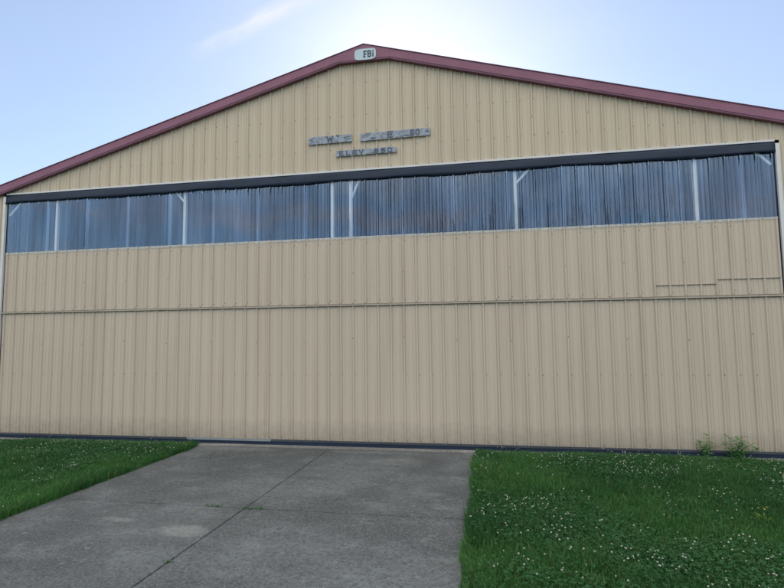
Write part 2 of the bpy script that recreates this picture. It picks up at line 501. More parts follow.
# drive: cast slabs with open joints, dirt at the bottom of the joints
DX0, DXM, DX1 = 4.30, 6.715, 9.20
ys = [-0.235, -3.42, -7.0, -10.6, -14.2, -19.98]
bmm = bmesh.new()
for i in range(len(ys) - 1):
    for a, b in ((DX0, DXM - 0.004), (DXM + 0.004, DX1)):
        y1, y0 = ys[i] - (0.0 if i == 0 else 0.003), ys[i + 1] + 0.003
        dz = random.uniform(-0.004, 0.002)
        geo = bmesh.ops.create_cube(bmm, size=1.0)
        bmesh.ops.scale(bmm, vec=(b - a, y1 - y0, 0.12), verts=geo['verts'])
        bmesh.ops.translate(bmm, vec=((a + b) / 2, (y0 + y1) / 2, -0.06 + dz), verts=geo['verts'])
top_edges = [e for e in bmm.edges if all(v.co.z > -0.03 for v in e.verts)]
bmesh.ops.bevel(bmm, geom=top_edges, offset=0.004, segments=2, affect='EDGES')
me = bpy.data.meshes.new('driveway'); bmm.to_mesh(me); bmm.free()
me.materials.append(conc)
drive = bpy.data.objects.new('driveway', me); COL.objects.link(drive); struct(drive)
g = MB(); g.face([(DX0 + .02, -19.9, -0.022), (DX1 - .02, -19.9, -0.022), (DX1 - .02, -0.24, -0.022), (DX0 + .02, -0.24, -0.022)])
struct(g.build('driveway_subgrade', joint_m))
g = MB(); g.box(-1.9, 16.5, -0.225, 0.22, -0.3, -0.004)
struct(g.build('concrete_apron', conc_pale))
g = MB(); g.box(-1.84, 16.44, 0.225, 24.0, -0.3, -0.006)
struct(g.build('hangar_floor', conc_pale))

# ------------------------------------------------------------------ hangar
AX, AZ, SL = 7.33, 7.262, 0.279          # ridge and roof pitch of the front trim
WX0, WX1 = -1.85, 16.51                  # side walls
DL, DR = -0.285, 13.965                  # door leaf edges
ZB, ZH, ZW, ZS, ZT = 0.091, 2.466, 3.688, 4.734, 4.907
H0 = (AX, 0.0, 0.0)
hangar = empty('hangar', H0)
tag(hangar, 'tan metal aircraft hangar with burgundy roof trim and a window band across its wide door', 'hangar')

def ztop(x):
    return AZ - SL * abs(x - AX)

def profile(x0, x1, extra=()):
    """x, y stations of the sheet between x0 and x1: one tall rib each pitch, two low ones between"""
    st = []
    i0, i1 = math.floor(x0 / R) - 1, math.ceil(x1 / R) + 1
    for i in range(i0, i1 + 1):
        c = i * R
        st += [(c - 0.026, 0), (c - 0.012, -0.020), (c + 0.012, -0.020), (c + 0.026, 0)]
        for o in (0.078, 0.151):
            st += [(c + o - 0.013, 0), (c + o - 0.007, -0.0085), (c + o + 0.007, -0.0085), (c + o + 0.013, 0)]
    st.sort()
    def y_at(x):
        for (xa, ya), (xb, yb) in zip(st, st[1:]):
            if xa <= x <= xb:
                return ya + (yb - ya) * ((x - xa) / (xb - xa) if xb > xa else 0)
        return 0.0
    out = [(x0, y_at(x0))] + [s for s in st if x0 + 1e-4 < s[0] < x1 - 1e-4] + [(x1, y_at(x1))]
    for e in extra:
        if x0 < e < x1: out.append((e, y_at(e)))
    out.sort()
    return out

def sheet(mb, x0, x1, zlo, zhi, y=0.0, rows=1, wob=0.0, extra=(), scale=1.0, mi=0):
    """corrugated sheet; zhi may be a function of x"""
    pf = profile(x0, x1, extra)
    k, n = len(mb.v), len(pf)
    for j in range(rows + 1):
        for x, yy in pf:
            zh = zhi(x) if callable(zhi) else zhi
            z = zlo + (zh - zlo) * j / rows
            w = wob * (math.sin(x * 2.3 + z * 1.7) + 0.6 * math.sin(x * 5.1 - z * 2.9 + 1.0)) if wob else 0
            mb.v.append((x, y + yy * scale + w, z))
    for j in range(rows):
        for i in range(n - 1):
            mb.f.append((k + j * n + i, k + j * n + i + 1, k + (j + 1) * n + i + 1, k + (j + 1) * n + i))
            mb.mi.append(mi)

def screws(mb, z, x0, x1, every=1, off=0.0, yb=0.0, mi=1, rad=0.008, first=0, drop=0.0):
    for i in range(math.ceil(x0 / R), math.floor(x1 / R) + 1):
        if (i - first) % every: continue
        if random.random() < drop: continue
        x = i * R + off
        if x0 + .03 < x < x1 - .03:
            mb.disc(x + random.uniform(-.004, .004), yb, z + random.uniform(-.006, .006), rad * random.uniform(.8, 1.2), mi)

# front wall: the gable above the door and the strips beside it
w = MB()
sheet(w, DL - 0.10, DR + 0.10, ZT + 0.045, lambda x: max(ZT + 0.05, ztop(x) - 0.10), 0, 4, 0.0012, (AX,))
sheet(w, WX0, DL - 0.10, 0.02, lambda x: ztop(x) - 0.10, 0, 3, 0.001)
sheet(w, DR + 0.10, WX1, 0.02, lambda x: ztop(x) - 0.10, 0, 3, 0.001)
screws(w, ZT + 0.075, DL, DR, 1, 0.036)
for zz in (5.35, 5.98, 6.6):
    for i in range(-1, 63):
        x = i * R + 0.036
        if ztop(x) - 0.32 > zz: w.disc(x, 0, zz + random.uniform(-.008, .008), 0.0085, 1)
for i in range(1, 60, 4):
    x = i * R
    if ztop(x) > 5.75: w.disc(x, -0.020, 5.66 + random.uniform(-.01, .01), 0.010, 1)
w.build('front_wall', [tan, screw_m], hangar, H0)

def plain(name, boxes, m, par=hangar):
    b_ = MB()
    for q in boxes: b_.box(*q)
    return b_.build(name, m, par, H0)

sw = MB()
sw.box(WX0 - 0.03, WX0 - 0.003, 0.01, 24, -0.05, 4.58)
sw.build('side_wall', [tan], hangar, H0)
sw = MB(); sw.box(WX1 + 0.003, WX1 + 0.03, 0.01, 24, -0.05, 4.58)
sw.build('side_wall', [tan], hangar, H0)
bw = MB(); bw.prism([(WX0, -0.05), (WX1, -0.05), (WX1, 4.6), (AX, 7.1), (WX0, 4.6)], 24.01, 24.05)
bw.build('back_wall', [inside], hangar, H0)

# roof: two pitched decks meeting at a ridge, dull below
rf = MB()
for s in (-1, 1):
    xe = WX0 - 0.12 if s < 0 else WX1 + 0.12
    ze = AZ - 0.055 - SL * abs(xe - AX)
    a, b = (AX, AZ - 0.055), (xe, ze)
    poly = [a, (a[0], a[1] - 0.05), (b[0], b[1] - 0.05), b]
    if s > 0: poly = poly
    rf.prism(poly if s < 0 else poly[::-1], -0.055, 24.2)
rf.build('roof', [inside], hangar, H0)

# burgundy rake boards with a darker return lip, and the flat peak plate
PLW = 0.47
for s in (-1, 1):
    xe = WX0 - 0.16 if s < 0 else WX1 + 0.16
    m_ = MB()
    xs = AX + s * 0.0
    top = [(AX, AZ), (xe, AZ - SL * abs(xe - AX))]
    th = 0.150
    poly = [(AX, AZ - th), (AX, AZ), top[1], (xe, top[1][1] - th)]
    if s > 0: poly = poly[::-1]
    m_.prism(poly, -0.105, -0.060, 0)
    xi = AX + s * (PLW - 0.02)
    zi = AZ - SL * abs(xi - AX)
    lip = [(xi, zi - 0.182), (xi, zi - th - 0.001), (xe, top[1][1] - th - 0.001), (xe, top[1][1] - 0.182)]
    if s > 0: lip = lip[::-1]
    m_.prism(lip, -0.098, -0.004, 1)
    # drip edge on top
    cap = [(AX, AZ + 0.001), (AX, AZ + 0.014), (xe, top[1][1] + 0.014), (xe, top[1][1] + 0.001)]
    if s > 0: cap = cap[::-1]
    m_.prism(cap, -0.118, -0.03, 1)
    # lap seams and fixings
    for q in range(1, 5):
        x = AX + s * q * 3.05 * 0.96
        if abs(x - AX) < abs(xe - AX):
            z = AZ - SL * abs(x - AX)
            m_.bar((x, -0.106, z - 0.004), (x, -0.106, z - th + 0.004), 0.022, 0.003, 0)
    for q in range(1, 26):
        x = AX + s * (PLW + 0.36 * q)
        if abs(x - AX) < abs(xe - AX) - 0.05:
            m_.disc(x, -0.105, AZ - SL * abs(x - AX) - th + 0.02 + random.uniform(-.003, .003), 0.007, 1, 6, 0.004)
    m_.build('rake_trim', [maroon, maroon_lip], hangar, H0)
pl = MB()
zz0 = AZ - SL * PLW
pl.prism([(AX - PLW, zz0 - 0.155), (AX + PLW, zz0 - 0.155), (AX + PLW, zz0 - 0.006), (AX, AZ - 0.006), (AX - PLW, zz0 - 0.006)], -0.1085, -0.1055, 0)
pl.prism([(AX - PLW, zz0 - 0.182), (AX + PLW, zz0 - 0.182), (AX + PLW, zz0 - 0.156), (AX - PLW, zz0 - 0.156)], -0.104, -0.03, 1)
pl.build('peak_plate', [maroon, maroon_lip], hangar, H0)

# block letters as strokes in a unit box (width 1, height 1); each letter is a part of its own
STROKE = {
    'W': [((0, 1), (.22, 0)), ((.22, 0), (.5, .8)), ((.5, .8), (.78, 0)), ((.78, 0), (1, 1))],
    'E': [((0, 0), (0, 1)), ((0, 1), (1, 1)), ((0, .5), (.85, .5)), ((0, 0), (1, 0))],
    'F': [((0, 0), (0, 1)), ((-.2, 1), (1, 1)), ((0, .5), (.75, .5)), ((-.2, 0), (.35, 0))],
    'L': [((0, 0), (0, 1)), ((0, 0), (1, 0))],
    'V': [((0, 1), (.5, 0)), ((.5, 0), (1, 1))],
    'B': [((0, 0), (0, 1)), ((0, 1), (.75, 1)), ((.75, 1), (.95, .85)), ((.95, .85), (.95, .65)), ((.95, .65), (.75, .52)), ((0, .52), (.8, .52)),
          ((.8, .52), (1, .36)), ((1, .36), (1, .14)), ((1, .14), (.8, 0)), ((.8, 0), (0, 0))],
    'i': [((.5, 0), (.5, .58)), ((.5, .93), (.5, 1))],
    '8': [((.2, 1), (.8, 1)), ((.8, 1), (.95, .8)), ((.95, .8), (.8, .53)), ((.2, .53), (.8, .53)), ((.2, .53), (.05, .8)), ((.05, .8), (.2, 1)),
          ((.2, .53), (0, .28)), ((0, .28), (.2, 0)), ((.2, 0), (.8, 0)), ((.8, 0), (1, .28)), ((1, .28), (.8, .53))],
    '5': [((1, 1), (.05, 1)), ((.05, 1), (.05, .57)), ((.05, .57), (.75, .57)), ((.75, .57), (1, .4)), ((1, .4), (1, .17)), ((1, .17), (.75, 0)), ((.75, 0), (0, 0))],
    '0': [((.25, 0), (0, .25)), ((0, .25), (0, .75)), ((0, .75), (.25, 1)), ((.25, 1), (.75, 1)), ((.75, 1), (1, .75)), ((1, .75), (1, .25)), ((1, .25), (.75, 0)), ((.75, 0), (.25, 0))],
    'S': [((1, .9), (.75, 1)), ((.75, 1), (.2, 1)), ((.2, 1), (0, .8)), ((0, .8), (.15, .55)), ((.15, .55), (.85, .45)), ((.85, .45), (1, .22)), ((1, .22), (.8, 0)), ((.8, 0), (.1, 0)), ((.1, 0), (0, .1))],
    'y': [((0, 1), (.5, .45)), ((.5, .45), (1, 1))],
    '-': [((0, 0), (1, 0))],
}
def letters(items, name, mats, parent, origin, rot=0.0):
    """items: (char, x, y, z, w, h, stroke, material) centred at x, z and facing -y"""
    for ch, x, y, z, w_, h_, th_, mi in items:
        m_ = MB()
        for q, (a, b) in enumerate(STROKE[ch]):
            pa = Vector((x + (a[0] - .5) * w_, y - 0.0002 * q, z + (a[1] - .5) * h_))
            pb = Vector((x + (b[0] - .5) * w_, y - 0.0002 * q, z + (b[1] - .5) * h_))
            d_ = (pb - pa).normalized() * th_ * 0.45
            m_.bar(pa - d_, pb + d_, th_, 0.005)
        m_.build(name, mats[mi], parent, origin)

# badge on the peak plate
bd = MB()
bx0, bx1, bz0, bz1 = 7.165, 7.565, 6.955, 7.168
poly = []
cx_, cz_ = (bx0 + bx1) / 2, (bz0 + bz1) / 2
for i in range(28):
    a = 2 * math.pi * i / 28
    ca, sa = math.cos(a), math.sin(a)
    poly.append((cx_ + (bx1 - bx0) / 2 * math.copysign(abs(ca) ** 0.45, ca), cz_ + (bz1 - bz0) / 2 * math.copysign(abs(sa) ** 0.45, sa)))
bd.prism(poly, -0.124, -0.109)
badge = bd.build('name_badge', badge_m, hangar, H0)
letters([('F', 7.370, -0.126, 7.060, 0.045, 0.105, 0.020, 0), ('B', 7.445, -0.126, 7.060, 0.048, 0.105, 0.020, 0), ('i', 7.512, -0.126, 7.060, 0.03, 0.105, 0.022, 0)],
        'letter', [ink], badge, H0)

# header over the door
plain('header_trim', [(DL - 0.02, DR + 0.02, -0.035, -0.0, ZT + 0.014, ZT + 0.046)], white_trim)
fl = MB()
nx = 140
k0 = 0
for j, (zz, yy) in enumerate(((ZT + 0.012, -0.030), (ZT - 0.03, -0.036), (ZS + 0.06, -0.040), (ZS + 0.012, -0.042))):
    for i in range(nx + 1):
        x = DL - 0.045 + (DR - DL + 0.07) * i / nx
        wv = (0.010 * math.sin(x * 1.9) + 0.007 * math.sin(x * 4.7 + 1) + 0.004 * math.sin(x * 13)) * (j == 3)
        fl.v.append((x, yy - 0.004 * math.sin(x * 3.1 + j), zz + wv))
for j in range(3):
    for i in range(nx):
        fl.f.append(((j + 1) * (nx + 1) + i, (j + 1) * (nx + 1) + i + 1, j * (nx + 1) + i + 1, j * (nx + 1) + i)); fl.mi.append(0)
seal = fl.build('header_seal', rubber, hangar, H0, smooth=True)
sm = seal.modifiers.new('thick', 'SOLIDIFY'); sm.thickness = 0.008

# jambs: white corner trim, black side seal against the leaf
plain('jamb_trim', [(DL - 0.075, DL - 0.018, -0.045, -0.001, 0.03, ZT - 0.02)], white_trim)
plain('jamb_trim', [(DR + 0.022, DR + 0.080, -0.045, -0.001, 0.03, ZT - 0.02)], white_trim)
plain('side_seal', [(DL - 0.016, DL - 0.003, 0.002, 0.05, 0.03, ZT - 0.03)], rubber)
plain('side_seal', [(DR + 0.003, DR + 0.020, 0.002, 0.05, 0.03, ZT - 0.03)], rubber)

# lower leaf
low = MB()
sheet(low, DL, DR, ZB, ZH - 0.012, 0, 5, 0.0016)
for zz in (1.25,):
    screws(low, zz, DL, DR, 1, 0.036, 0.0, 1, 0.0085, 0, 0.04)
screws(low, ZB + 0.03, DL, DR, 1, 0.036)
for i in range(-1, 62):                        # random dark fixings on the ribs at the sheet laps
    if i % 4 == 3: low.disc(i * R, -0.020, 1.85 + random.uniform(-.05, .05), 0.010, 1)
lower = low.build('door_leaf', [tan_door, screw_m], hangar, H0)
lower['label'] = 'lower door leaf of plain ribbed tan metal'
hr = MB()
hr.box(DL, DR, -0.036, -0.001, ZH - 0.002, ZH + 0.022)
hr.box(DL, DR, -0.0285, -0.001, ZH + 0.0225, ZH + 0.0315, 2)
hr.box(DL, DR, -0.0265, -0.001, ZH - 0.0115, ZH - 0.0025, 2)
for i in range(0, 62):                         # pale rib closures hanging below the rail
    hr.box(i * R - 0.005, i * R + 0.005, -0.0275, -0.0245, ZH - 0.055, ZH - 0.013, 1)
hr.build('hinge_rail', [rail_m, tan_trim, rail_dark], lower, H0)
br = MB()
br.box(DL, 3.90, -0.026, 0.04, ZB - 0.034, ZB - 0.002, 0)
br.box(3.902, 5.55, -0.028, 0.04, ZB - 0.035, ZB - 0.002, 1)
br.box(5.552, DR, -0.026, 0.04, ZB - 0.034, ZB - 0.002, 0)
br.build('bottom_rail', [galv, galv_light], lower, H0)
sl_ = MB()
sl_.box(DL - 0.06, DR + 0.04, -0.014, 0.06, -0.003, ZB - 0.036)
sl_.build('bottom_seal', rubber, lower, H0)

# upper leaf with the window band
up = MB()
sheet(up, DL, DR, ZH + 0.032, ZW - 0.001, 0, 3, 0.0014)
for zz in (2.56, 3.05, 3.60):
    screws(up, zz, DL, DR, 1 if zz != 3.05 else 4, 0.036 if zz != 3.05 else 0.0, 0.0 if zz != 3.05 else -0.020, 1, 0.0085, 3, 0.03)
for i in range(0, 62):                         # fixings just above the hinge rail
    if random.random() < 0.8: up.disc(i * R, -0.020, ZH + 0.05, 0.009, 1)
# replacement sheets lapped over the foot of the leaf at the right-hand end
sheet(up, 12.115, 13.028, ZH + 0.034, 2.678, -0.004, 1, 0.0)
sheet(up, 13.030, DR, ZH + 0.034, 2.750, -0.004, 1, 0.0)
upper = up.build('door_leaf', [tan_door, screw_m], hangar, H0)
upper['label'] = 'upper door leaf with a band of clear ribbed windows'
# dark hairline of the patch laps
ln = MB()
ln.box(12.115, 13.028, -0.0265, -0.0015, 2.6785, 2.6825)
ln.box(13.030, DR, -0.0265, -0.0015, 2.7505, 2.7545)
ln.build('patch_seam', screw_m, upper, H0)
# closure strip along the foot of the windows: follows the ribs, ragged lower edge
cs = MB()
pf = profile(DL, DR)
nst = len(pf)
for j in range(2):
    for x, yy in pf:
        cs.v.append((x, yy - 0.006, (ZW - 0.004 - 0.022 * random.random()) if j == 0 else ZW + 0.026))
for i in range(nst - 1):
    cs.f.append((i, i + 1, nst + i + 1, nst + i)); cs.mi.append(0)
screws(cs, ZW + 0.012, DL, DR, 1, 0.036, -0.006, 1)
cs.build('sill_strip', [sill_m, screw_m], upper, H0)
# window sheets, four ribs each, lapped one rib
edges = [DL] + [R * i for i in range(-1 + 4, 60, 4)] + [DR]
for q in range(len(edges) - 1):
    wm = MB()
    a, b = edges[q], edges[q + 1]
    b2 = min(b + 0.036, DR)
    a2 = max(a - 0.036, DL)
    sheet(wm, a2, b2, ZW, ZS + 0.06, 0.004 + (0.004 if q % 2 else 0.0), 4, 0.0022)
    for i in range(math.ceil(a / R), math.floor(b / R) + 1):
        wm.disc(i * R, -0.017 + (0.004 if q % 2 else 0.0), ZS - 0.03 + random.uniform(-.006, .006), 0.010, 1)
    wm.build('window_sheet', [window_m, white_trim], upper, H0)
# white steel frame behind the window sheets
for x, wd in ((0.865, .048), (3.72, .05), (6.69, .05), (7.035, .05), (9.97, .052), (12.82, .055)):
    p_ = MB(); p_.box(x - wd / 2, x + wd / 2, 0.022, 0.082, ZH + 0.05, ZT - 0.02)
    p_.build('frame_post', steel_white, upper, H0)
for a, b in (((-0.27, 4.50), (0.02, 4.79)), ((3.50, 4.80), (3.70, 4.57)), ((7.06, 4.45), (7.21, 4.79)), ((9.99, 4.53), (10.24, 4.79)), ((13.72, 4.80), (13.94, 4.57))):
    p_ = MB(); p_.bar((a[0], 0.045, a[1]), (b[0], 0.045, b[1]), 0.036, 0.04)
    p_.build('frame_brace', steel_white, upper, H0)
plain('frame_rail', [(DL, DR, 0.045, 0.09, ZT - 0.09, ZT - 0.03)], steel_white, upper)

# ------------------------------------------------------------------ sign boards on the gable
def board(x0, z0a, x1, z0b, h, label, items):
    """a weathered plank with ragged ends, bottom edge from (x0,z0a) to (x1,z0b)"""
    o0 = ((x0 + x1) / 2, -0.022, (z0a + z0b) / 2)
    m_ = MB()
    n = 24
    lo = [(x0 + (x1 - x0) * i / n, z0a + (z0b - z0a) * i / n + random.uniform(-.003, .003)) for i in range(n + 1)]
    hi = [(x, z + h + random.uniform(-.003, .003)) for x, z in lo]
    hi[0] = (hi[0][0] + 0.008, hi[0][1]); hi[-1] = (hi[-1][0] - 0.012, hi[-1][1] - 0.012)
    lo[-1] = (lo[-1][0] - 0.006, lo[-1][1] + 0.008)
    m_.prism(lo + hi[::-1], -0.048, -0.0225)
    o = m_.build('sign_board', board_m, None, o0)
    tag(o, label, 'sign', 'weathered sign boards on the gable')
    letters(items, 'letter', [ink_worn, ink_faded], o, o0)
    return o

Yl = -0.0495
board(6.256, 5.470, 7.098, 5.471, 0.138, 'weathered grey board on the gable with a dark letter W near its middle',
      [('W', 6.672, Yl, 5.542, 0.105, 0.098, 0.026, 0), ('y', 6.822, Yl, 5.580, 0.045, 0.05, 0.022, 0),
       ('-', 7.015, Yl, 5.572, 0.06, 0.01, 0.016, 1), ('-', 7.030, Yl, 5.535, 0.05, 0.01, 0.014, 1), ('-', 6.955, Yl, 5.560, 0.03, 0.01, 0.02, 1),
       ('-', 6.315, Yl, 5.562, 0.07, 0.01, 0.012, 1), ('-', 6.335, Yl, 5.520, 0.06, 0.01, 0.010, 1)])
board(7.247, 5.463, 8.528, 5.473, 0.140, 'longest weathered grey board on the gable, with a dark letter E in its middle',
      [('-', 7.488, Yl, 5.506, 0.07, 0.01, 0.024, 0), ('E', 7.800, Yl, 5.541, 0.080, 0.095, 0.026, 0),
       ('-', 8.095, Yl, 5.508, 0.07, 0.01, 0.020, 0), ('S', 8.200, Yl, 5.545, 0.062, 0.085, 0.024, 0), ('0', 8.296, Yl, 5.545, 0.058, 0.085, 0.022, 1),
       ('-', 7.31, Yl, 5.560, 0.07, 0.01, 0.012, 1), ('-', 8.470, Yl, 5.550, 0.06, 0.01, 0.014, 1), ('-', 8.02, Yl, 5.575, 0.12, 0.01, 0.008, 1)])
board(6.785, 5.208, 7.921, 5.209, 0.104, 'short narrow sign board below the other two, lettered ELEV 850',
      [('E', 6.888, Yl, 5.260, 0.060, 0.066, 0.021, 0), ('L', 7.020, Yl, 5.260, 0.060, 0.066, 0.021, 0),
       ('E', 7.142, Yl, 5.260, 0.060, 0.066, 0.021, 0), ('V', 7.262, Yl, 5.260, 0.066, 0.066, 0.021, 0),
       ('8', 7.543, Yl, 5.260, 0.068, 0.066, 0.020, 0), ('5', 7.668, Yl, 5.260, 0.066, 0.066, 0.020, 0),
       ('0', 7.790, Yl, 5.260, 0.068, 0.066, 0.018, 0)])

# ------------------------------------------------------------------ lawn
def np_mesh(name, verts, faces, tint, mat, smooth=False):
    """faces: list of int arrays (n,k)"""
    me_ = bpy.data.meshes.new(name)
    nv = len(verts)
    loops = np.concatenate([a.ravel() for a in faces]).astype(np.int32)
    tot = np.concatenate([np.full(len(a), a.shape[1], np.int32) for a in faces])
    st = np.concatenate([[0], np.cumsum(tot)[:-1]]).astype(np.int32)
    me_.vertices.add(nv); me_.vertices.foreach_set('co', verts.astype(np.float32).ravel())
    me_.loops.add(len(loops)); me_.loops.foreach_set('vertex_index', loops)
    me_.polygons.add(len(tot)); me_.polygons.foreach_set('loop_start', st); me_.polygons.foreach_set('loop_total', tot)
    if smooth: me_.polygons.foreach_set('use_smooth', np.ones(len(tot), bool))
    at = me_.attributes.new('tint', 'FLOAT', 'POINT')
    at.data.foreach_set('value', tint.astype(np.float32))
    me_.materials.append(mat)
    me_.update(calc_edges=True); me_.validate()
    o = bpy.data.objects.new(name, me_); COL.objects.link(o)
    return o

def vnoise(x, y, s, seed):
    """smooth value noise 0..1"""
    rg = np.random.default_rng(seed)
    T = rg.random((64, 64))
    gx, gy = x * s + 1000, y * s + 1000
    ix, iy = np.floor(gx).astype(int), np.floor(gy).astype(int)
    fx, fy = gx - ix, gy - iy
    fx, fy = fx * fx * (3 - 2 * fx), fy * fy * (3 - 2 * fy)
    g_ = lambda a, b: T[a % 64, b % 64]
    return (g_(ix, iy) * (1 - fx) * (1 - fy) + g_(ix + 1, iy) * fx * (1 - fy) + g_(ix, iy + 1) * (1 - fx) * fy + g_(ix + 1, iy + 1) * fx * fy)

def front_limit(x):
    """how close to the door the grass comes"""
    y = np.full_like(x, -0.10)
    y = np.where(x < 0.55, -0.30 + 0.12 * np.clip(x, -1, .55), y)
    y = np.where(x > 13.35, -0.22, y)
    return y + 0.05 * (vnoise(x, x * 0, 6, 3) - 0.5)

def spread(n_per_m2, rects):
    P = []
    for x0, x1, y0, y1, dens in rects:
        n = int((x1 - x0) * (y1 - y0) * n_per_m2 * dens)
        P.append(np.stack([rng.uniform(x0, x1, n), rng.uniform(y0, y1, n)], -1))
    p = np.concatenate(P)
    x, y = p[:, 0], p[:, 1]
    wig = 0.06 * (vnoise(y, y * 0 + 5, 3.1, 9) - 0.35) + 0.04 * (vnoise(y, y * 0 + 9, 11, 10) - 0.5)
    corner = np.where(x < 6, np.clip(0.5 + y, 0, 0.4) * 0.2, 0)
    keep = ((x < DX0 + wig - corner) | (x > DX1 - wig)) & (y < front_limit(x))
    return p[keep]

RECTS = [(9.1, 12.2, -6.2, -0.02, 1.0), (12.2, 14.6, -5.0, -0.02, 1.0), (14.6, 18.5, -6.2, -0.02, 0.35), (12.2, 14.6, -6.4, -5.0, 0.6),
         (9.1, 16.0, -9.0, -6.4, 0.3), (-2.2, 4.4, -4.8, -0.02, 0.9), (-6, -2.2, -5, -0.02, 0.3), (-3, 4.4, -8.5, -4.8, 0.3)]
p = spread(6200, RECTS)
n = len(p)
x, y = p[:, 0], p[:, 1]
tall = vnoise(x, y, 1.4, 1) * 0.6 + vnoise(x, y, 4.5, 2) * 0.4
cl = vnoise(x, y, 0.9, 21) * 0.65 + vnoise(x, y, 3.0, 22) * 0.35          # clover patches
edge = np.minimum(np.abs(x - DX0), np.abs(x - DX1))
h = (0.035 + 0.095 * tall ** 1.3) * rng.uniform(0.6, 1.35, n)
h *= np.where(cl > 0.55, 0.88, 1.0)
h *= np.where(edge < 0.25, 1.35, 1.0)
h *= np.where(y > -0.5, 0.55, 1.0)
wd = rng.uniform(0.0030, 0.0075, n)
ang = rng.uniform(0, 2 * math.pi, n)
lean = rng.uniform(0.1, 0.95, n) ** 1.3 * h
la = rng.uniform(0, 2 * math.pi, n)
# blades at the slab edge flop over it
side = np.where(x < 6.7, 1.0, -1.0)
la = np.where((edge < 0.10) & (rng.random(n) < 0.6), np.where(side > 0, 0.0, math.pi) + rng.normal(0, .5, n), la)
lx, ly = np.cos(la) * lean, np.sin(la) * lean
sx, sy = np.cos(ang) * wd / 2, np.sin(ang) * wd / 2
z0 = np.full(n, -0.032)
V = np.empty((n, 5, 3))
V[:, 0] = np.stack([x - sx, y - sy, z0], -1)
V[:, 1] = np.stack([x + sx, y + sy, z0], -1)
V[:, 2] = np.stack([x + lx * .35 + sx * .8, y + ly * .35 + sy * .8, z0 + .032 + h * .62], -1)
V[:, 3] = np.stack([x + lx * .35 - sx * .8, y + ly * .35 - sy * .8, z0 + .032 + h * .62], -1)
V[:, 4] = np.stack([x + lx, y + ly, z0 + .032 + h * .62 + np.maximum(0.25 * h, h * .38 - lean * .25)], -1)
i5 = (np.arange(n) * 5)[:, None]
tint = np.clip(0.75 * vnoise(x, y, 1.1, 5) ** 1.3 + 0.2 * (vnoise(x, y, 5, 6) - 0.5) + 0.55 * rng.random(n) ** 1.5, 0, 0.92)
tint = np.where(rng.random(n) < 0.025, 1.0, tint)
go = np_mesh('lawn_grass', V.reshape(-1, 3), [i5 + np.array([[0, 1, 2, 3]]), i5 + np.array([[3, 2, 4]])], np.repeat(tint, 5), grass_m)
tag(go, 'dark green lawn grass growing on both sides of the concrete drive', 'grass', kind='stuff')

# clover leaves: three leaflets on a short stalk
def clover_leaves():
    p = spread(1700, RECTS)
    x, y = p[:, 0], p[:, 1]
    c_ = vnoise(x, y, 0.9, 21) * 0.65 + vnoise(x, y, 3.0, 22) * 0.35
    k = (c_ + rng.normal(0, .07, len(c_)) > 0.47) & (y < -0.3)
    p = p[k]; n = len(p)
    hz = rng.uniform(0.035, 0.085, n); a0 = rng.uniform(0, 2 * math.pi, n)
    tilt = rng.normal(0, .25, (n, 2))
    s = rng.uniform(0.0055, 0.0095, n)
    V, base = np.empty((n, 3, 5, 3)), np.stack([p[:, 0], p[:, 1], hz], -1)
    for j in range(3):
        a = a0 + j * 2 * math.pi / 3
        for q, (rad, off) in enumerate(((0.1, 0), (0.9, -.62), (1.75, -.35), (1.75, .35), (0.9, .62))):
            dx_, dy_ = s * rad * np.cos(a + off), s * rad * np.sin(a + off)
            V[:, j, q, 0] = base[:, 0] + dx_; V[:, j, q, 1] = base[:, 1] + dy_
            V[:, j, q, 2] = base[:, 2] + dx_ * tilt[:, 0] + dy_ * tilt[:, 1] + (0.15 * s if q in (1, 2, 3, 4) else 0)
    idx = (np.arange(n * 3) * 5)[:, None] + np.array([[0, 1, 2, 3, 4]])
    o = np_mesh('clover_leaves', V.reshape(-1, 3), [idx], np.repeat(rng.random(n), 15), clover_m)
    tag(o, 'low clover leaves spread in patches through the lawn', 'clover', kind='stuff')
clover_leaves()

# white clover heads
def clover_heads():
    p = spread(120, RECTS)
    x, y = p[:, 0], p[:, 1]
    c_ = vnoise(x, y, 0.9, 21) * 0.65 + vnoise(x, y, 3.0, 22) * 0.35
    prob = np.clip((c_ - 0.38) / 0.26, 0.04, 1) * np.clip((vnoise(x, y, 5.5, 31) - 0.25) * 2.2, 0.1, 1) * np.where(y > -0.6, 0.3, 1) * np.where((x > 11) & (y > -3.6), 1.9, 1.0)
    p = p[rng.random(len(p)) < prob]; n = len(p)
    bmm = bmesh.new(); bmesh.ops.create_icosphere(bmm, subdivisions=2, radius=1.0)
    bv = np.array([v.co[:] for v in bmm.verts]); bf = np.array([[v.index for v in f_.verts] for f_ in bmm.faces]); bmm.free()
    nb = len(bv)
    hz = rng.uniform(0.085, 0.14, n) ; s = rng.uniform(0.0042, 0.0082, n)
    lob = 1 + 0.22 * rng.standard_normal((n, nb, 1))
    V = bv[None] * lob * s[:, None, None]
    V[:, :, 2] *= 0.85
    V = V + np.stack([p[:, 0], p[:, 1], hz], -1)[:, None]
    F = (np.arange(n) * nb)[:, None, None] + bf[None]
    tn = np.clip(0.5 - bv[None, :, 2] * 0.45 + rng.normal(0, .18, (n, nb)), 0, 1)
    o = np_mesh('clover_flowers', V.reshape(-1, 3), [F.reshape(-1, 3)], tn.ravel(), petal_m)
    tag(o, 'small white clover flowers dotted through the lawn', 'clover flowers', kind='stuff')
clover_heads()

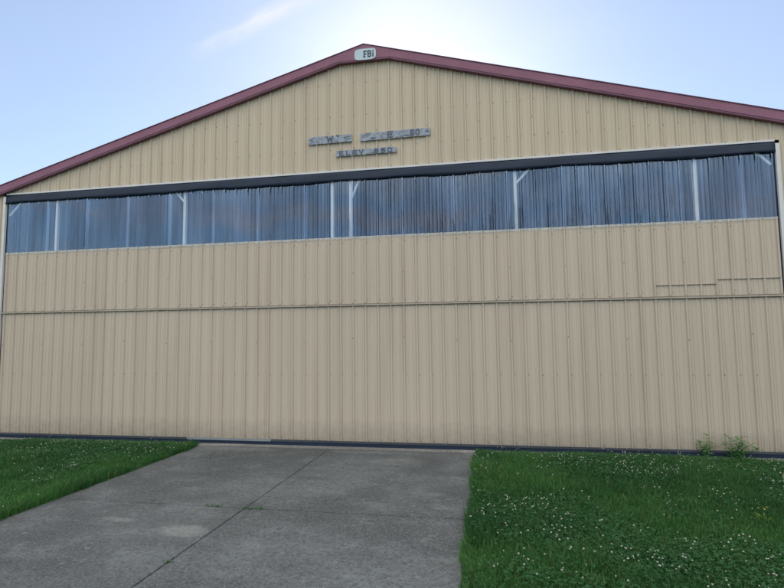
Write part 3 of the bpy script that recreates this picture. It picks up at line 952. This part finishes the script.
# ------------------------------------------------------------------ weeds
def leaf(mb, base, d, L, W, droop, mi=0, nseg=5):
    """lance leaf bending down along its length"""
    base, d = Vector(base), Vector(d).normalized()
    s = d.cross(Vector((0, 0, 1))).normalized()
    k = len(mb.v); pos = base.copy(); dd = d.copy()
    for i in range(nseg + 1):
        tt = i / nseg
        ww = W * math.sin(math.pi * min(1, 0.12 + tt * 0.88)) ** 0.8 * 0.5 + 0.0006
        up_ = s.cross(dd)
        mb.v.append(tuple(pos - s * ww + up_ * ww * 0.35)); mb.v.append(tuple(pos)); mb.v.append(tuple(pos + s * ww + up_ * ww * 0.35))
        pos = pos + dd * (L / nseg)
        dd = (dd + Vector((0, 0, -droop / nseg))).normalized()
    for i in range(nseg):
        a = k + i * 3
        for q in (0, 1):
            mb.f.append((a + q, a + q + 1, a + q + 4, a + q + 3)); mb.mi.append(mi)

def set_tint(o):
    me_ = o.data
    at = me_.attributes.new('tint', 'FLOAT', 'POINT')
    at.data.foreach_set('value', np.clip(np.linspace(0, 1, len(me_.vertices)) * 0.5 + rng.random(len(me_.vertices)) * 0.4, 0, .9).astype(np.float32))

def weed(base, stems, label, lf, seed):
    rs = random.Random(seed)
    root = empty('weed', base); tag(root, label, 'weed', 'weeds at the foot of the hangar door')
    st, lv = MB(), MB()
    for (dx_, dy_, h_, bend) in stems:
        pts = []
        for i in range(7):
            tt = i / 6
            pts.append((base[0] + dx_ * (0.3 + 0.7 * tt) + bend * tt ** 2.2, base[1] + dy_ * (0.3 + .7 * tt), base[2] + h_ * (tt - max(0, abs(bend) * 1.4) * tt ** 3)))
        st.tube(pts, [0.0048 - 0.0028 * i / 6 for i in range(7)], 5)
        for i in range(1, 7):
            for q in range(lf):
                a = i * 2.4 + q * math.pi + rs.uniform(-.4, .4)
                leaf(lv, pts[i], (math.cos(a), math.sin(a) * .8, rs.uniform(.25, .9)), rs.uniform(.07, .14), rs.uniform(.020, .032), rs.uniform(.6, 1.5))
    s_ = st.build('stem', weed_m, root, base); l_ = lv.build('foliage', weed_m, root, base)
    set_tint(s_); set_tint(l_)

weed((12.70, -0.10, -0.02), [(0.0, 0, 0.36, 0.02), (-0.05, 0.0, 0.25, -0.04), (0.05, -0.02, 0.24, 0.03)], 'single upright leafy weed at the foot of the hangar door', 2, 4)
weed((13.10, -0.12, -0.02), [(-0.05, 0, 0.32, -0.02), (0.05, 0, 0.36, 0.05), (0.09, 0, 0.28, 0.13), (0.12, 0.0, 0.19, 0.17), (-0.10, -.02, 0.24, -0.04), (0.0, -.02, 0.27, 0.09), (0.08, -.03, 0.33, -0.05)], 'bushy arching weed at the foot of the hangar door, right of the upright one', 2, 8)

# yellow wildflower clump in the right lawn
yb = (12.16, -3.02, -0.02)
yr = empty('dandelion', yb); tag(yr, 'yellow flowering clump among the white clover near the right of the lawn', 'wildflower')
a_, b_ = MB(), MB()
for i in range(16):
    an = i * 2.4
    leaf(a_, yb, (math.cos(an), math.sin(an), random.uniform(.5, 1.4)), random.uniform(.09, .16), random.uniform(.014, .024), 1.0)
for i in range(5):
    px, py, hz = yb[0] + random.uniform(-.06, .06), yb[1] + random.uniform(-.05, .05), random.uniform(.10, .15)
    for q in range(14):
        an = q * 2 * math.pi / 14
        leaf(b_, (px, py, hz), (math.cos(an), math.sin(an), .45), 0.011, 0.006, .3, 0, 2)
fo = a_.build('foliage', lime_m, yr, yb); set_tint(fo)
b_.build('blossom', yellow_m, yr, yb)

# tufts rooted in the joints of the drive and along the apron
def tuft(px, py, n, L, wdt, label):
    base = (px, py, -0.02)
    m_ = MB()
    for i in range(n):
        an = random.uniform(0, 2 * math.pi)
        leaf(m_, (px + random.uniform(-wdt, wdt), py + random.uniform(-.012, .012), -0.018), (math.cos(an) * .9, math.sin(an) * .5, random.uniform(.3, 1.0)), L * random.uniform(.5, 1.2), 0.007, 1.1, 0, 3)
    o = m_.build('weed_tuft', grass_m, None, base); set_tint(o)
    tag(o, label, 'weed', 'weed tufts in the drive joints')
tuft(6.80, -3.42, 90, .06, .13, 'low weed tuft where the two drive joints cross')
tuft(6.33, -3.42, 70, .065, .10, 'low weed tuft in the cross joint, just left of where the joints meet')
tuft(5.62, -3.42, 40, .045, .10, 'thin weed tuft in the cross joint, halfway along the left slab')
tuft(5.15, -3.42, 30, .04, .08, 'thin weed tuft in the cross joint, nearest the left lawn')
tuft(6.715, -4.86, 34, .05, .02, 'small weed tuft in the lengthwise joint at the bottom of the view')
tuft(6.715, -1.35, 22, .035, .02, 'small weed tuft in the lengthwise joint, nearest the hangar door')
tuft(6.715, -1.95, 18, .03, .02, 'small weed tuft in the lengthwise joint, second from the hangar door')
tuft(5.0, -0.235, 70, .045, .35, 'strip of grass tufts at the head of the drive, left of the long joint')
tuft(8.75, -0.235, 90, .05, .42, 'strip of grass tufts at the head of the drive beside the right lawn')
